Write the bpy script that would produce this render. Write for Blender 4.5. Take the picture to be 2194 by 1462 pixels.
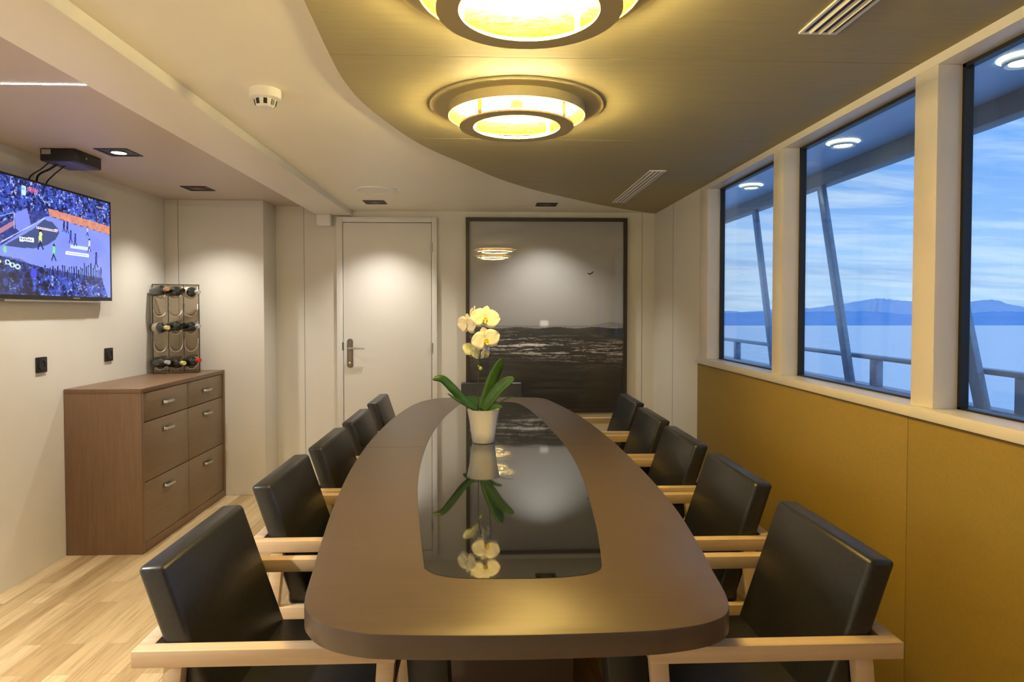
import bpy, bmesh, math, random
import numpy as np
from mathutils import Vector, Matrix
random.seed(7)
PI = math.pi
for o in list(bpy.data.objects): bpy.data.objects.remove(o)
SC = bpy.context.scene
C = SC.collection

# ---------------------------------------------------------------- camera
cam = bpy.data.cameras.new('camera'); camo = bpy.data.objects.new('camera', cam); C.objects.link(camo)
cam.sensor_width = 36.0; cam.lens = 1420.0/2194*36.0
cam.shift_y = -29.8/2194.0
cam.clip_start = 0.05; cam.clip_end = 60000
camo.location = (0, 0, 1.35)
camo.rotation_euler = (math.radians(90-1.5), 0, -math.radians(2.2987))
SC.camera = camo
SC.view_settings.view_transform = 'Standard'; SC.view_settings.look = 'None'
SC.view_settings.gamma = 1.0; SC.view_settings.use_curve_mapping = False
SC.view_settings.exposure = 1.52

# ---------------------------------------------------------------- node helper + world
class NT:
    def __init__(s, nt): s.nt = nt; s.n = nt.nodes; s.l = nt.links
    def add(s, t, **kw):
        n = s.n.new(t)
        for k, v in kw.items():
            if k == 'ins':
                for a, b in v.items():
                    if isinstance(b, bpy.types.NodeSocket): s.l.new(b, n.inputs[a])
                    else: n.inputs[a].default_value = b
            else: setattr(n, k, v)
        return n
    def math(s, op, a, b=0.0, clamp=False):
        n = s.add('ShaderNodeMath', operation=op, use_clamp=clamp)
        for i, v in enumerate((a, b)):
            if isinstance(v, bpy.types.NodeSocket): s.l.new(v, n.inputs[i])
            else: n.inputs[i].default_value = v
        return n.outputs[0]
    def ramp(s, fac, stops, interp='LINEAR'):
        n = s.n.new('ShaderNodeValToRGB'); s.l.new(fac, n.inputs[0]); e = n.color_ramp.elements
        n.color_ramp.interpolation = interp
        while len(e) < len(stops): e.new(0.5)
        for i, (p, c) in enumerate(stops): e[i].position = p; e[i].color = (*c, 1)
        return n.outputs[0]
    def mix(s, fac, a, b, t='MIX'):
        n = s.n.new('ShaderNodeMix'); n.data_type = 'RGBA'; n.blend_type = t
        for i, v in ((0, fac), (6, a), (7, b)):
            if isinstance(v, bpy.types.NodeSocket): s.l.new(v, n.inputs[i])
            else: n.inputs[i].default_value = v if i == 0 else (*v, 1)
        return n.outputs[2]

w = bpy.data.worlds.new('sky'); SC.world = w; w.use_nodes = True
t = NT(w.node_tree); t.n.clear()
tc = t.add('ShaderNodeTexCoord'); sep = t.add('ShaderNodeSeparateXYZ', ins={0: tc.outputs['Generated']})
X_, Y_, Z_ = sep.outputs
el = t.math('ADD', Z_, 0.03, clamp=True)
grad = t.ramp(el, [(0.0, (0.42, 0.68, 0.98)), (0.07, (0.48, 0.72, 1.0)), (0.14, (0.30, 0.57, 1.04)), (0.25, (0.11, 0.38, 1.04)), (0.42, (0.07, 0.30, 0.98)), (1.0, (0.06, 0.18, 0.5))])
den = t.math('ADD', t.math('MAXIMUM', Z_, 0.0), 0.10)
px = t.math('DIVIDE', X_, den); py = t.math('DIVIDE', Y_, den)
cv = t.add('ShaderNodeCombineXYZ', ins={0: px, 1: py})
mp = t.add('ShaderNodeMapping', ins={'Vector': cv.outputs[0], 'Rotation': (0, 0, math.radians(62)), 'Scale': (0.9, 2.6, 1)})
n1 = t.add('ShaderNodeTexNoise', ins={'Vector': mp.outputs[0], 'Scale': 0.9, 'Detail': 8.0, 'Roughness': 0.62, 'Distortion': 0.5})
cl = t.ramp(n1.outputs[0], [(0.44, (0, 0, 0)), (0.62, (1, 1, 1))])
n2 = t.add('ShaderNodeTexNoise', ins={'Vector': mp.outputs[0], 'Scale': 0.35, 'Detail': 4.0})
dk = t.ramp(n2.outputs[0], [(0.40, (0, 0, 0)), (0.62, (1, 1, 1))])
c1 = t.mix(t.math('MULTIPLY', dk, 0.55), grad, (0.19, 0.38, 0.74))
c2 = t.mix(t.math('MULTIPLY', cl, 0.75), c1, (0.58, 0.76, 0.98))
bg = t.add('ShaderNodeBackground', ins={'Color': c2, 'Strength': 0.42})
t.add('ShaderNodeOutputWorld', ins={'Surface': bg.outputs[0]})

# ---------------------------------------------------------------- materials
def material(name):
    m = bpy.data.materials.new(name); m.use_nodes = True
    q = NT(m.node_tree); b = q.n['Principled BSDF']; return m, q, b
def objco(q, scale=(1, 1, 1), rot=(0, 0, 0)):
    tc = q.add('ShaderNodeTexCoord')
    return q.add('ShaderNodeMapping', ins={'Vector': tc.outputs['Object'], 'Scale': scale, 'Rotation': rot}).outputs[0]
def plain(name, col, rough=0.5, metal=0.0, var=0.04, nscale=30, bump=0.0, spec=0.5, stretch=(1, 1, 1), coat=0.0, sub=None):
    m, q, b = material(name)
    v = objco(q, stretch)
    n = q.add('ShaderNodeTexNoise', ins={'Vector': v, 'Scale': nscale, 'Detail': 5.0})
    lo = tuple(c*(1-var) for c in col); hi = tuple(min(1, c*(1+var)) for c in col)
    q.l.new(q.ramp(n.outputs[0], [(0.3, lo), (0.7, hi)]), b.inputs['Base Color'])
    b.inputs['Roughness'].default_value = rough; b.inputs['Metallic'].default_value = metal
    b.inputs['Specular IOR Level'].default_value = spec
    b.inputs['Coat Weight'].default_value = coat; b.inputs['Coat Roughness'].default_value = 0.05
    if bump:
        bp = q.add('ShaderNodeBump', ins={'Height': n.outputs[0], 'Strength': bump, 'Distance': 0.002}); q.l.new(bp.outputs[0], b.inputs['Normal'])
    if sub: b.inputs['Subsurface Weight'].default_value = sub; b.inputs['Subsurface Radius'].default_value = (0.02, 0.015, 0.008)
    return m
def emis(name, col, s):
    m, q, b = material(name); b.inputs['Base Color'].default_value = (*col, 1)
    b.inputs['Emission Color'].default_value = (*col, 1); b.inputs['Emission Strength'].default_value = s; return m
def wood(name, dark, light, rough, axis='Y', sc=1.0, coat=0.0, spec=0.5, bump=0.15):
    m, q, b = material(name)
    st = {'X': (1.2, 22, 22), 'Y': (22, 1.2, 22), 'Z': (22, 22, 1.2)}[axis]
    v = objco(q, tuple(a*sc for a in st))
    n = q.add('ShaderNodeTexNoise', ins={'Vector': v, 'Scale': 2.0, 'Detail': 8.0, 'Roughness': 0.65, 'Distortion': 0.6})
    q.l.new(q.ramp(n.outputs[0], [(0.3, dark), (0.7, light)]), b.inputs['Base Color'])
    b.inputs['Roughness'].default_value = rough; b.inputs['Coat Weight'].default_value = coat; b.inputs['Specular IOR Level'].default_value = spec
    bp = q.add('ShaderNodeBump', ins={'Height': n.outputs[0], 'Strength': bump, 'Distance': 0.001}); q.l.new(bp.outputs[0], b.inputs['Normal'])
    return m
def floor_mat():
    m, q, b = material('oak_planks')
    v = objco(q, (1, 1, 1), (0, 0, PI/2))
    br = q.add('ShaderNodeTexBrick', ins={'Vector': v, 'Color1': (0, 0, 0, 1), 'Color2': (1, 1, 1, 1), 'Mortar': (0.5, 0.5, 0.5, 1), 'Scale': 1.0, 'Mortar Size': 0.0006, 'Mortar Smooth': 0.1, 'Brick Width': 0.62, 'Row Height': 0.085})
    br.offset = 0.37
    v2 = objco(q, (30, 1.6, 1))
    off = q.add('ShaderNodeVectorMath', operation='ADD', ins={0: v2, 1: br.outputs['Color']})
    n = q.add('ShaderNodeTexNoise', ins={'Vector': off.outputs[0], 'Scale': 1.3, 'Detail': 8.0, 'Roughness': 0.6, 'Distortion': 1.2})
    base = q.ramp(br.outputs['Color'], [(0, (0.38, 0.26, 0.125)), (0.5, (0.50, 0.37, 0.20)), (1, (0.60, 0.46, 0.27))])
    g = q.ramp(n.outputs[0], [(0.25, (0.62, 0.55, 0.45)), (0.55, (1, 1, 1)), (0.8, (1.0, 0.97, 0.9))])
    c = q.mix(1.0, base, g, 'MULTIPLY')
    c = q.mix(br.outputs['Fac'], c, (0.22, 0.14, 0.07))
    q.l.new(c, b.inputs['Base Color']); b.inputs['Roughness'].default_value = 0.34
    return m
def glass_mat(name, tint=(1, 1, 1), ior=1.5, extra=0.0):
    m, q, b = material(name); q.n.remove(b)
    lw = q.add('ShaderNodeLayerWeight', ins={'Blend': 0.5})
    fr = q.math('ADD', q.math('MULTIPLY', q.math('POWER', lw.outputs['Facing'], 5.0), 0.9), 0.04)
    tr = q.add('ShaderNodeBsdfTransparent', ins={'Color': (*tint, 1)}); gl = q.add('ShaderNodeBsdfGlossy', ins={'Roughness': 0.0})
    mx = q.add('ShaderNodeMixShader', ins={0: q.math('ADD', fr, extra), 1: tr.outputs[0], 2: gl.outputs[0]})
    q.l.new(mx.outputs[0], q.n['Material Output'].inputs[0]); return m
def vcol(name, rough=0.5, emit=0.0, coat=0.0, spec=0.5):
    m, q, b = material(name)
    a = q.add('ShaderNodeAttribute', attribute_name='Col')
    q.l.new(a.outputs[0], b.inputs['Base Color'])
    b.inputs['Roughness'].default_value = rough; b.inputs['Coat Weight'].default_value = coat; b.inputs['Coat Roughness'].default_value = 0.02
    b.inputs['Specular IOR Level'].default_value = spec
    if emit:
        b.inputs['Base Color'].default_value = (0, 0, 0, 1); q.l.remove(b.inputs['Base Color'].links[0])
        q.l.new(a.outputs[0], b.inputs['Emission Color']); b.inputs['Emission Strength'].default_value = emit
    return m

M = {}
M['wall'] = plain('cream_wall_paint', (0.74, 0.71, 0.64), 0.55, var=0.02, nscale=3, bump=0.0)
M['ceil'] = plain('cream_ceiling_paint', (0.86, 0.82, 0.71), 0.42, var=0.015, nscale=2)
M['ceil_left'] = plain('darker_left_ceiling', (0.56, 0.48, 0.42), 0.42, var=0.015, nscale=2)  # left ceiling in a darker, browner tone than the main one
M['beam'] = plain('white_beam_paint', (0.84, 0.80, 0.73), 0.45, var=0.015, nscale=2)
M['white'] = plain('white_lacquer', (0.80, 0.78, 0.74), 0.35, var=0.01, nscale=2)
M['trim'] = plain('window_trim_paint', (0.74, 0.70, 0.66), 0.38, var=0.015, nscale=2)
M['seam'] = plain('dark_seam', (0.10, 0.08, 0.06), 0.7)
M['brown_ceil'] = wood('taupe_brushed_panel', (0.335, 0.285, 0.155), (0.375, 0.322, 0.180), 0.6, 'X', 2.0, bump=0.1)
M['ochre'] = plain('ochre_leather_panel', (0.30, 0.205, 0.040), 0.55, var=0.06, nscale=120, bump=0.15)
M['floor'] = floor_mat()
M['table'] = wood('dark_stained_table_wood', (0.088, 0.060, 0.042), (0.102, 0.071, 0.050), 0.38, 'X', 1.2, bump=0.05)
M['cab'] = wood('brown_stained_cabinet_wood', (0.155, 0.085, 0.045), (0.20, 0.118, 0.066), 0.38, 'Z', 1.5, bump=0.05)
M['drawerwood'] = wood('greyer_drawer_fronts', (0.185, 0.125, 0.072), (0.225, 0.155, 0.092), 0.36, 'Y', 1.5, bump=0.05)  # drawer fronts slightly lighter and greyer than the carcass
M['ash'] = wood('pale_ash_wood', (0.52, 0.38, 0.24), (0.64, 0.49, 0.33), 0.42, 'X', 1.0)
M['leather'] = plain('black_leather', (0.016, 0.016, 0.017), 0.36, var=0.25, nscale=90, bump=0.12, spec=0.55)
M['piping'] = plain('grey_leather_piping', (0.05, 0.048, 0.045), 0.35)
M['black'] = plain('black_plastic', (0.012, 0.011, 0.010), 0.4)
M['blackglass'] = plain('black_glass', (0.006, 0.006, 0.007), 0.015, var=0.0, spec=0.9, coat=1.0)
M['steel'] = plain('satin_steel', (0.55, 0.52, 0.47), 0.28, metal=1.0, var=0.05)
M['dsteel'] = plain('dark_satin_steel', (0.22, 0.20, 0.18), 0.35, metal=1.0, var=0.05)
M['frame'] = plain('dark_picture_frame', (0.035, 0.028, 0.020), 0.4)
M['gold'] = None
M['lampgrey'] = plain('khaki_lamp_metal', (0.44, 0.37, 0.19), 0.5, var=0.02)
M['porcelain'] = plain('white_porcelain', (0.82, 0.80, 0.76), 0.12, var=0.01, coat=0.4)
M['petal'] = plain('cream_orchid_petal', (0.93, 0.88, 0.72), 0.5, var=0.03, nscale=60)
M['petalgreen'] = plain('green_white_orchid_petal', (0.66, 0.70, 0.48), 0.5, var=0.08, nscale=60)
M['lip'] = plain('yellow_orchid_lip', (0.72, 0.58, 0.06), 0.5, var=0.2, nscale=200)
M['leaf'] = plain('dark_green_leaf', (0.035, 0.10, 0.014), 0.32, var=0.25, nscale=25)
M['stem'] = plain('dark_stem', (0.05, 0.045, 0.02), 0.5)
M['bud'] = plain('green_bud', (0.40, 0.55, 0.08), 0.4)
M['bark'] = plain('bark_chips', (0.05, 0.03, 0.02), 0.8, var=0.4, bump=1.0)
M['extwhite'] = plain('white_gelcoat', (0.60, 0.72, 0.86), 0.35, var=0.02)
M['extceil'] = plain('blue_toned_deckhead', (0.40, 0.60, 0.88), 0.35, var=0.02)  # overhang ceiling in a bluer tone than the other outside parts
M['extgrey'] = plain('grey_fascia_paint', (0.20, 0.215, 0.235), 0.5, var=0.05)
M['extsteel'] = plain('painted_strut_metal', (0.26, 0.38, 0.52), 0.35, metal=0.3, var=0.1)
M['deck'] = wood('teak_deck', (0.25, 0.17, 0.10), (0.34, 0.24, 0.15), 0.6, 'Y')
M['acrylic'] = glass_mat('smoky_acrylic', (0.80, 0.74, 0.66), 1.5, 0.10)
M['acrylicedge'] = plain('bright_acrylic_edge', (0.75, 0.70, 0.62), 0.12, var=0.3, nscale=30)
M['bottle'] = plain('dark_bottle_glass', (0.018, 0.02, 0.014), 0.06, var=0.2, coat=1.0)
M['pane'] = glass_mat('window_glass', (0.96, 0.98, 0.985))
def gold_mat():
    m, q, b = material('gold_leaf')
    v = objco(q, (30, 90, 40)); n = q.add('ShaderNodeTexNoise', ins={'Vector': v, 'Scale': 1.0, 'Detail': 6.0, 'Distortion': 1.5})
    q.l.new(q.ramp(n.outputs[0], [(0.35, (0.20, 0.10, 0.006)), (0.6, (0.50, 0.31, 0.045))]), b.inputs['Base Color'])
    b.inputs['Metallic'].default_value = 0.55; b.inputs['Roughness'].default_value = 0.33
    bp = q.add('ShaderNodeBump', ins={'Height': n.outputs[0], 'Strength': 0.5, 'Distance': 0.003}); q.l.new(bp.outputs[0], b.inputs['Normal'])
    return m
M['gold'] = gold_mat()
def sea_mat():
    m, q, b = material('sea_water')
    v = objco(q, (0.05, 0.05, 0.05)); n = q.add('ShaderNodeTexNoise', ins={'Vector': v, 'Scale': 6.0, 'Detail': 6.0, 'Roughness': 0.6})
    b.inputs['Base Color'].default_value = (0.85, 0.94, 1.0, 1); b.inputs['Roughness'].default_value = 0.25; b.inputs['Specular IOR Level'].default_value = 1.0
    bp = q.add('ShaderNodeBump', ins={'Height': n.outputs[0], 'Strength': 0.35, 'Distance': 1.2}); q.l.new(bp.outputs[0], b.inputs['Normal'])
    return m
M['sea'] = sea_mat()
M['hillfar'] = plain('far_hazy_mountain', (0.50, 0.70, 1.0), 1.0, var=0.05, nscale=0.004, spec=0)  # pale blue haze of distance put into the base colour
M['hillnear'] = plain('near_hazy_ridge', (0.26, 0.54, 0.92), 1.0, var=0.06, nscale=0.004, spec=0)  # distance haze in the colour here too, a weaker share

# ---------------------------------------------------------------- mesh helpers
class MB:
    def __init__(s): s.v = []; s.f = []
    def add(s, vs, fs):
        k = len(s.v); s.v += [tuple(v) for v in vs]; s.f += [tuple(i+k for i in f) for f in fs]; return s
    def box(s, x0, x1, y0, y1, z0, z1, mat=None):
        vs = [Vector(p) for p in ((x0,y0,z0),(x1,y0,z0),(x1,y1,z0),(x0,y1,z0),(x0,y0,z1),(x1,y0,z1),(x1,y1,z1),(x0,y1,z1))]
        if mat is not None: vs = [mat @ v for v in vs]
        return s.add(vs, [(0,3,2,1),(4,5,6,7),(0,1,5,4),(1,2,6,5),(2,3,7,6),(3,0,4,7)])
    def hexa(s, bottom, top):   # two lists of four points
        return s.add(list(bottom)+list(top), [(0,3,2,1),(4,5,6,7),(0,1,5,4),(1,2,6,5),(2,3,7,6),(3,0,4,7)])
    def prism(s, pts, z0, z1, axis='Z'):
        n = len(pts)
        def P(a, b, c): return {'Z': (a, b, c), 'Y': (a, c, b), 'X': (c, a, b)}[axis]
        vs = [P(a, b, z0) for a, b in pts] + [P(a, b, z1) for a, b in pts]
        fs = [tuple(range(n))[::-1], tuple(range(n, 2*n))] + [(i, (i+1) % n, n+(i+1) % n, n+i) for i in range(n)]
        return s.add(vs, fs)
    def lathe(s, prof, seg=32, c=(0, 0, 0), mat=None, closed=False):
        n = len(prof); vs = []
        for k in range(seg):
            a = 2*PI*k/seg
            for r, z in prof:
                v = Vector((r*math.cos(a), r*math.sin(a), z))
                if mat is not None: v = mat @ v
                vs.append(v+Vector(c))
        fs = []
        m = n if closed else n-1
        for k in range(seg):
            k2 = (k+1) % seg
            for i in range(m):
                j = (i+1) % n
                fs.append((k*n+i, k2*n+i, k2*n+j, k*n+j))
        return s.add(vs, fs)
    def tube(s, path, r, seg=8, caps=True):
        path = [Vector(p) for p in path]; n = len(path); vs = []
        rr = r if isinstance(r, (list, tuple)) else [r]*n
        prev = None
        for i, p in enumerate(path):
            d = (path[min(i+1, n-1)]-path[max(i-1, 0)]).normalized()
            a = prev if prev is not None else (Vector((0, 0, 1)) if abs(d.z) < 0.9 else Vector((1, 0, 0)))
            u = (a-d*a.dot(d)).normalized(); prev = u; w_ = d.cross(u)
            for k in range(seg):
                q = 2*PI*k/seg; vs.append(p+(u*math.cos(q)+w_*math.sin(q))*rr[i])
        fs = []
        for i in range(n-1):
            for k in range(seg):
                k2 = (k+1) % seg; fs.append((i*seg+k, i*seg+k2, (i+1)*seg+k2, (i+1)*seg+k))
        if caps: fs += [tuple(range(seg))[::-1], tuple((n-1)*seg+k for k in range(seg))]
        return s.add(vs, fs)
    def build(s, name, mat, parent=None, bevel=0.0, seg=2, smooth=True, angle=35):
        me = bpy.data.meshes.new(name); me.from_pydata(s.v, [], s.f); me.update()
        bm = bmesh.new(); bm.from_mesh(me)
        bmesh.ops.recalc_face_normals(bm, faces=bm.faces)
        if bevel:
            ed = [e for e in bm.edges if len(e.link_faces) == 2 and e.calc_face_angle(0) > math.radians(30)]
            bmesh.ops.bevel(bm, geom=ed, offset=bevel, offset_type='OFFSET', segments=seg, affect='EDGES', profile=0.5, clamp_overlap=True)
        bm.to_mesh(me); bm.free()
        if smooth:
            for p in me.polygons: p.use_smooth = True
            try: me.set_sharp_from_angle(angle=math.radians(angle))
            except Exception: pass
        me.materials.append(M[mat] if isinstance(mat, str) else mat)
        o = bpy.data.objects.new(name, me); C.objects.link(o)
        if parent: o.parent = parent
        return o
def tag(o, label=None, cat=None, group=None, kind=None):
    if label: o['label'] = label
    if cat: o['category'] = cat
    if group: o['group'] = group
    if kind: o['kind'] = kind
    return o
def thing(name, label, cat, loc=(0, 0, 0), rz=0, group=None, kind=None):
    o = bpy.data.objects.new(name, None); C.objects.link(o); o.location = loc; o.rotation_euler = (0, 0, rz)
    o.empty_display_size = 0.1
    return tag(o, label, cat, group, kind)
def struct(name, mb, mat, label, cat, parent=None, bevel=0.0, **k):
    o = mb.build(name, mat, parent, bevel, **k)
    if parent is None: tag(o, label, cat, kind='structure')
    return o
def copy_tree(o, parent=None):
    c = o.copy(); C.objects.link(c); c.parent = parent
    for ch in list(o.children): copy_tree(ch, c)
    return c
def smoothpath(pts, n=8, closed=False):
    out = []; N = len(pts); rng = N if closed else N-1
    for i in range(rng):
        P = [Vector(pts[(i+k) % N]) if closed else Vector(pts[min(max(i+k, 0), N-1)]) for k in (-1, 0, 1, 2)]
        for j in range(n):
            t_ = j/n; a, b, c_, d = P
            out.append(0.5*((2*b)+(c_-a)*t_+(2*a-5*b+4*c_-d)*t_*t_+(3*b-a-3*c_+d)*t_**3))
    if not closed: out.append(Vector(pts[-1]))
    return out

# ================================================================ room dimensions
XL, XR, YB, YF = -2.30, 1.32, 5.15, -1.7
HL, HC, HB = 2.14, 2.108, 2.068      # left soffit, main ceiling, beam underside
YA, XA = 4.865, -1.60                # boxed column beside the cabinet

struct('floor', MB().box(XL-0.1, XR+0.1, YF-0.1, YB+0.1, -0.08, 0), 'floor', 'light oak plank floor of the dining room', 'floor')
struct('wall_left', MB().box(XL-0.1, XL, YF-0.1, YB+0.1, 0, 2.3), 'wall', 'cream left wall behind television and cabinet', 'wall')
struct('wall_back', MB().box(XL, XR+0.1, YB, YB+0.1, 0, 2.3), 'wall', 'cream end wall with door and large seascape picture', 'wall')
struct('wall_front', MB().box(XL-0.1, XR+0.1, YF-0.1, YF, 0, 2.3), 'wall', 'cream wall behind the viewpoint', 'wall')
struct('wall_column', MB().box(XL, XA, YA, YB, 0, HL), 'wall', 'boxed out cream wall section at the far end of the cabinet', 'wall', bevel=0.004)
struct('ceiling', MB().box(-1.02, XR+0.1, YF, YB, HC, 2.2), 'ceil', 'cream main ceiling above the table', 'ceiling')
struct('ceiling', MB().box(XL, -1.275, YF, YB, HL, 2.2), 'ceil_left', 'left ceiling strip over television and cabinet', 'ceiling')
b_ = MB().box(-1.275, -1.02, YF, YB, HB, 2.2)
struct('trim_1', b_, 'beam', 'long white dropped ceiling beam running to the end wall', 'beam', bevel=0.003)

# right wall: ochre lower panels, plain end pier, header
WY = [(-1.55, -0.35), (-0.25, 0.68), (0.78, 1.80), (1.90, 1.90)]  # not used directly
jamb_far = 3.90
wins = [(3.005, 3.90), (2.003, 2.905), (0.90, 1.90), (-0.30, 0.795), (-1.50, -0.40)]
mb = MB().box(XR+0.004, XR+0.1, YF, 4.05, 0, 1.02)
struct('wall_right', mb, 'wall', 'right wall below the windows', 'wall')
struct('wall_right_end', MB().box(XR, XR+0.1, 4.05, YB, 0, HC), 'wall', 'plain wall pier between last window and end wall', 'wall')
struct('trim_2', MB().box(XR, XR+0.1, YF, 4.05, 2.067, HC+0.05), 'trim', 'cream header band above the windows', 'trim', bevel=0.002)
ys = [YF, -1.0, 0.0, 1.0, 2.0, 3.02, 4.05]
ys = [YF, -0.04, 2.001, 4.049]
for i in range(3):
    mb = MB().box(XR-0.008, XR+0.004, ys[i]+0.0012, ys[i+1]-0.0012, 0.01, 1.018)
    o = mb.build('wall_panel', 'ochre', bevel=0.0012)
    tag(o, ['ochre leather wall panel nearest the viewpoint under the windows', 'ochre leather wall panel beside the nearest right chair', 'ochre leather wall panel reaching the far window'][i], 'wall panel', kind='structure')
# sill
struct('trim_3', MB().box(XR-0.022, XR+0.10, YF, 4.052, 1.022, 1.056), 'trim', 'cream window sill ledge along the right wall', 'window sill', bevel=0.003)
# mullions: solids between windows
edges = []
mul = [(3.90, 4.05, 'cream window jamb post at the far end of the windows'), (2.905, 3.005, 'slim cream window post between the two far windows'), (1.90, 2.003, 'broad cream window post right of the middle window'),
       (0.795, 0.90, 'window post beyond the right edge of the view'), (-0.40, -0.30, 'window post behind the viewpoint')]
for k, (a, b, lab) in enumerate(mul):
    struct('trim_%d' % (k+4), MB().box(XR, XR+0.095, a, b, 1.056, 2.067), 'trim', lab, 'window post', bevel=0.002)
wl = ['farthest narrow-looking window onto the side deck', 'middle large window showing sky, strut and hills', 'window at the right edge of the view', 'side window beside the viewpoint', 'side window behind the viewpoint']
for k, (a, b) in enumerate(wins):
    wt = thing('window_%d' % (k+1), wl[k], 'window', (1.40, (a+b)/2, 1.056), kind='structure')
    yc = (a+b)/2; h2 = (b-a)/2; H = 2.067-1.056
    mb = MB()
    t_ = 0.012
    mb.box(-0.006, 0.02, -h2, -h2+t_, 0, H); mb.box(-0.006, 0.02, h2-t_, h2, 0, H)
    mb.box(-0.006, 0.02, -h2, h2, 0, 0.006); mb.box(-0.006, 0.02, -h2, h2, H-t_, H)
    mb.build('window_frame', 'black', wt, smooth=False)
    MB().box(0.006, 0.012, -h2+t_*0.8, h2-t_*0.8, t_*0.8, H-t_*0.8).build('window_pane', 'pane', wt, smooth=False)
# seams in the walls
k = 9
for (x0, x1, y0, y1, z1, lab) in (
        (-1.388, -1.386, YB-0.0012, YB+0.001, HL, 'thin panel joint in the end wall left of the door'),
        (1.224, 1.226, YB-0.0012, YB+0.001, HC, 'thin panel joint in the end wall right of the picture'),
        (-2.204, -2.202, YA-0.0012, YA+0.001, HL, 'thin panel joint above the wine rack'),
        (-1.603, -1.601, YA+0.27, YA+0.285, HL, 'dark corner joint where boxed wall meets end wall'),
        (XR-0.0012, XR+0.001, 4.62, 4.622, HC, 'thin panel joint in the right end pier')):
    struct('trim_%d' % k, MB().box(x0, x1, y0, y1, 0, z1), 'seam', lab, 'panel joint', smooth=False); k += 1

# ---------------------------------------------------------------- brown ceiling canopy (separate slabs)
curve = [(1.35, -1.64), (0.55, -1.3), (0.0, -0.75), (-0.22, -0.2), (-0.35, 0.4), (-0.405, 1.0), (-0.437, 1.654), (-0.454, 1.969), (-0.458, 2.234), (-0.421, 2.539), (-0.293, 3.022), (-0.095, 3.443), (0.082, 3.80), (0.30, 4.13), (0.496, 4.36), (0.76, 4.65), (1.035, 4.90), (1.35, 5.149)]
cv = [(p.x, p.y) for p in smoothpath([(a, b, 0) for a, b in curve], 6)]
def cx_at(y):
    for (xa, ya), (xb, yb) in zip(cv, cv[1:]):
        if ya <= y <= yb and yb > ya: return xa+(xb-xa)*(y-ya)/(yb-ya)
    return 1.35
seams = [-1.62, -0.85, 0.10, 1.035, 1.979, 2.917, 3.875, 4.87, 5.145]
plabs = ['foremost strip of the brown ceiling canopy behind the viewpoint', 'brown canopy panel above the viewpoint', 'brown canopy panel just ahead of the viewpoint', 'brown canopy panel carrying the nearer ring lamp', 'brown canopy panel carrying the farther ring lamp', 'brown canopy panel beyond the farther ring lamp', 'brown canopy panel around the slotted far air vent', 'pointed last brown canopy panel at the end wall']
for i in range(8):
    a, b = seams[i]+0.0022, seams[i+1]-0.0022
    pts = [(cx_at(a), a)]+[(x, y) for x, y in cv if a < y < b and x < XR-0.01]
    if cx_at(b) < XR: pts.append((cx_at(b), b))
    pts += [(XR-0.0, b if cx_at(b) < XR else pts[-1][1]+0.02), (XR-0.0, a if cx_at(a) < XR else pts[0][1])]
    pts = [(min(x, XR), y) for x, y in pts]
    q = []
    for p in pts:
        if not q or math.hypot(p[0]-q[-1][0], p[1]-q[-1][1]) > 1e-4: q.append(p)
    if math.hypot(q[0][0]-q[-1][0], q[0][1]-q[-1][1]) < 1e-4: q.pop()
    o = MB().prism(q, HC-0.012, HC-0.0005).build('ceiling_panel', 'brown_ceil', smooth=False)
    tag(o, plabs[i], 'ceiling panel', kind='structure')
ZP = HC-0.012   # canopy underside

# ---------------------------------------------------------------- ring lamps
LAMPC = (1.0, 0.66, 0.20)
M['led'] = emis('warm_led_strip', (1.0, 0.82, 0.36), 78.0)
def ring_lamp(x, y, label):
    th = thing('ring_ceiling_lamp', label, 'ceiling lamp', (x, y, ZP), group='round ring lamps on the ceiling canopy')
    # thin outer plate
    MB().lathe([(0.235, 0), (0.235, -0.006), (0.316, -0.006), (0.316, 0)], 96, closed=True).build('outer_ring', 'lampgrey', th, angle=30)
    # drum and gold leaf bowl inside it
    MB().lathe([(0.246, -0.005), (0.246, -0.040), (0.250, -0.040), (0.250, -0.005)], 96, closed=True).build('drum', 'lampgrey', th, angle=30)
    prof = [(0.246, -0.038), (0.22, -0.026), (0.17, -0.018), (0.10, -0.012), (0.04, -0.010), (0.0, -0.009)]
    MB().lathe(prof, 96).build('gold_bowl', 'gold', th, angle=60)
    # lower ring, led strip, posts
    MB().lathe([(0.159, -0.072), (0.159, -0.078), (0.209, -0.078), (0.209, -0.072)], 96, closed=True).build('lower_ring', 'lampgrey', th, angle=30)
    MB().lathe([(0.168, -0.0705), (0.168, -0.066), (0.200, -0.066), (0.200, -0.0705)], 96, closed=True).build('led_strip', 'led', th, angle=30)
    for k in range(4):
        a = math.radians(50+90*k)
        MB().box(-0.003, 0.003, -0.009, 0.009, -0.072, -0.022, mat=Matrix.Translation((0.205*math.cos(a), 0.205*math.sin(a), 0)) @ Matrix.Rotation(a, 4, 'Z')).build('post', 'steel', th)
    MB().lathe([(0.0, -0.0095), (0.022, -0.0095), (0.022, -0.03), (0.0, -0.03)], 24).build('hub', 'lampgrey', th)
    for k in range(6):
        a = math.radians(60*k+10)
        L = bpy.data.lights.new('lamp_spot', 'SPOT'); L.energy = 2.2; L.color = (1.0, 0.78, 0.26); L.spot_size = math.radians(165); L.spot_blend = 0.6; L.shadow_soft_size = 0.012
        lo = bpy.data.objects.new('lamp_spot', L); C.objects.link(lo); lo.parent = th; lo.location = (0.125*math.cos(a), 0.125*math.sin(a), -0.040)
    return th
ring_lamp(0.115, 2.449, 'round ring lamp with gold centre, the whole one farther down the ceiling')
ring_lamp(0.099, 1.505, 'round ring lamp with gold centre cut by the top edge of the view')

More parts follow.
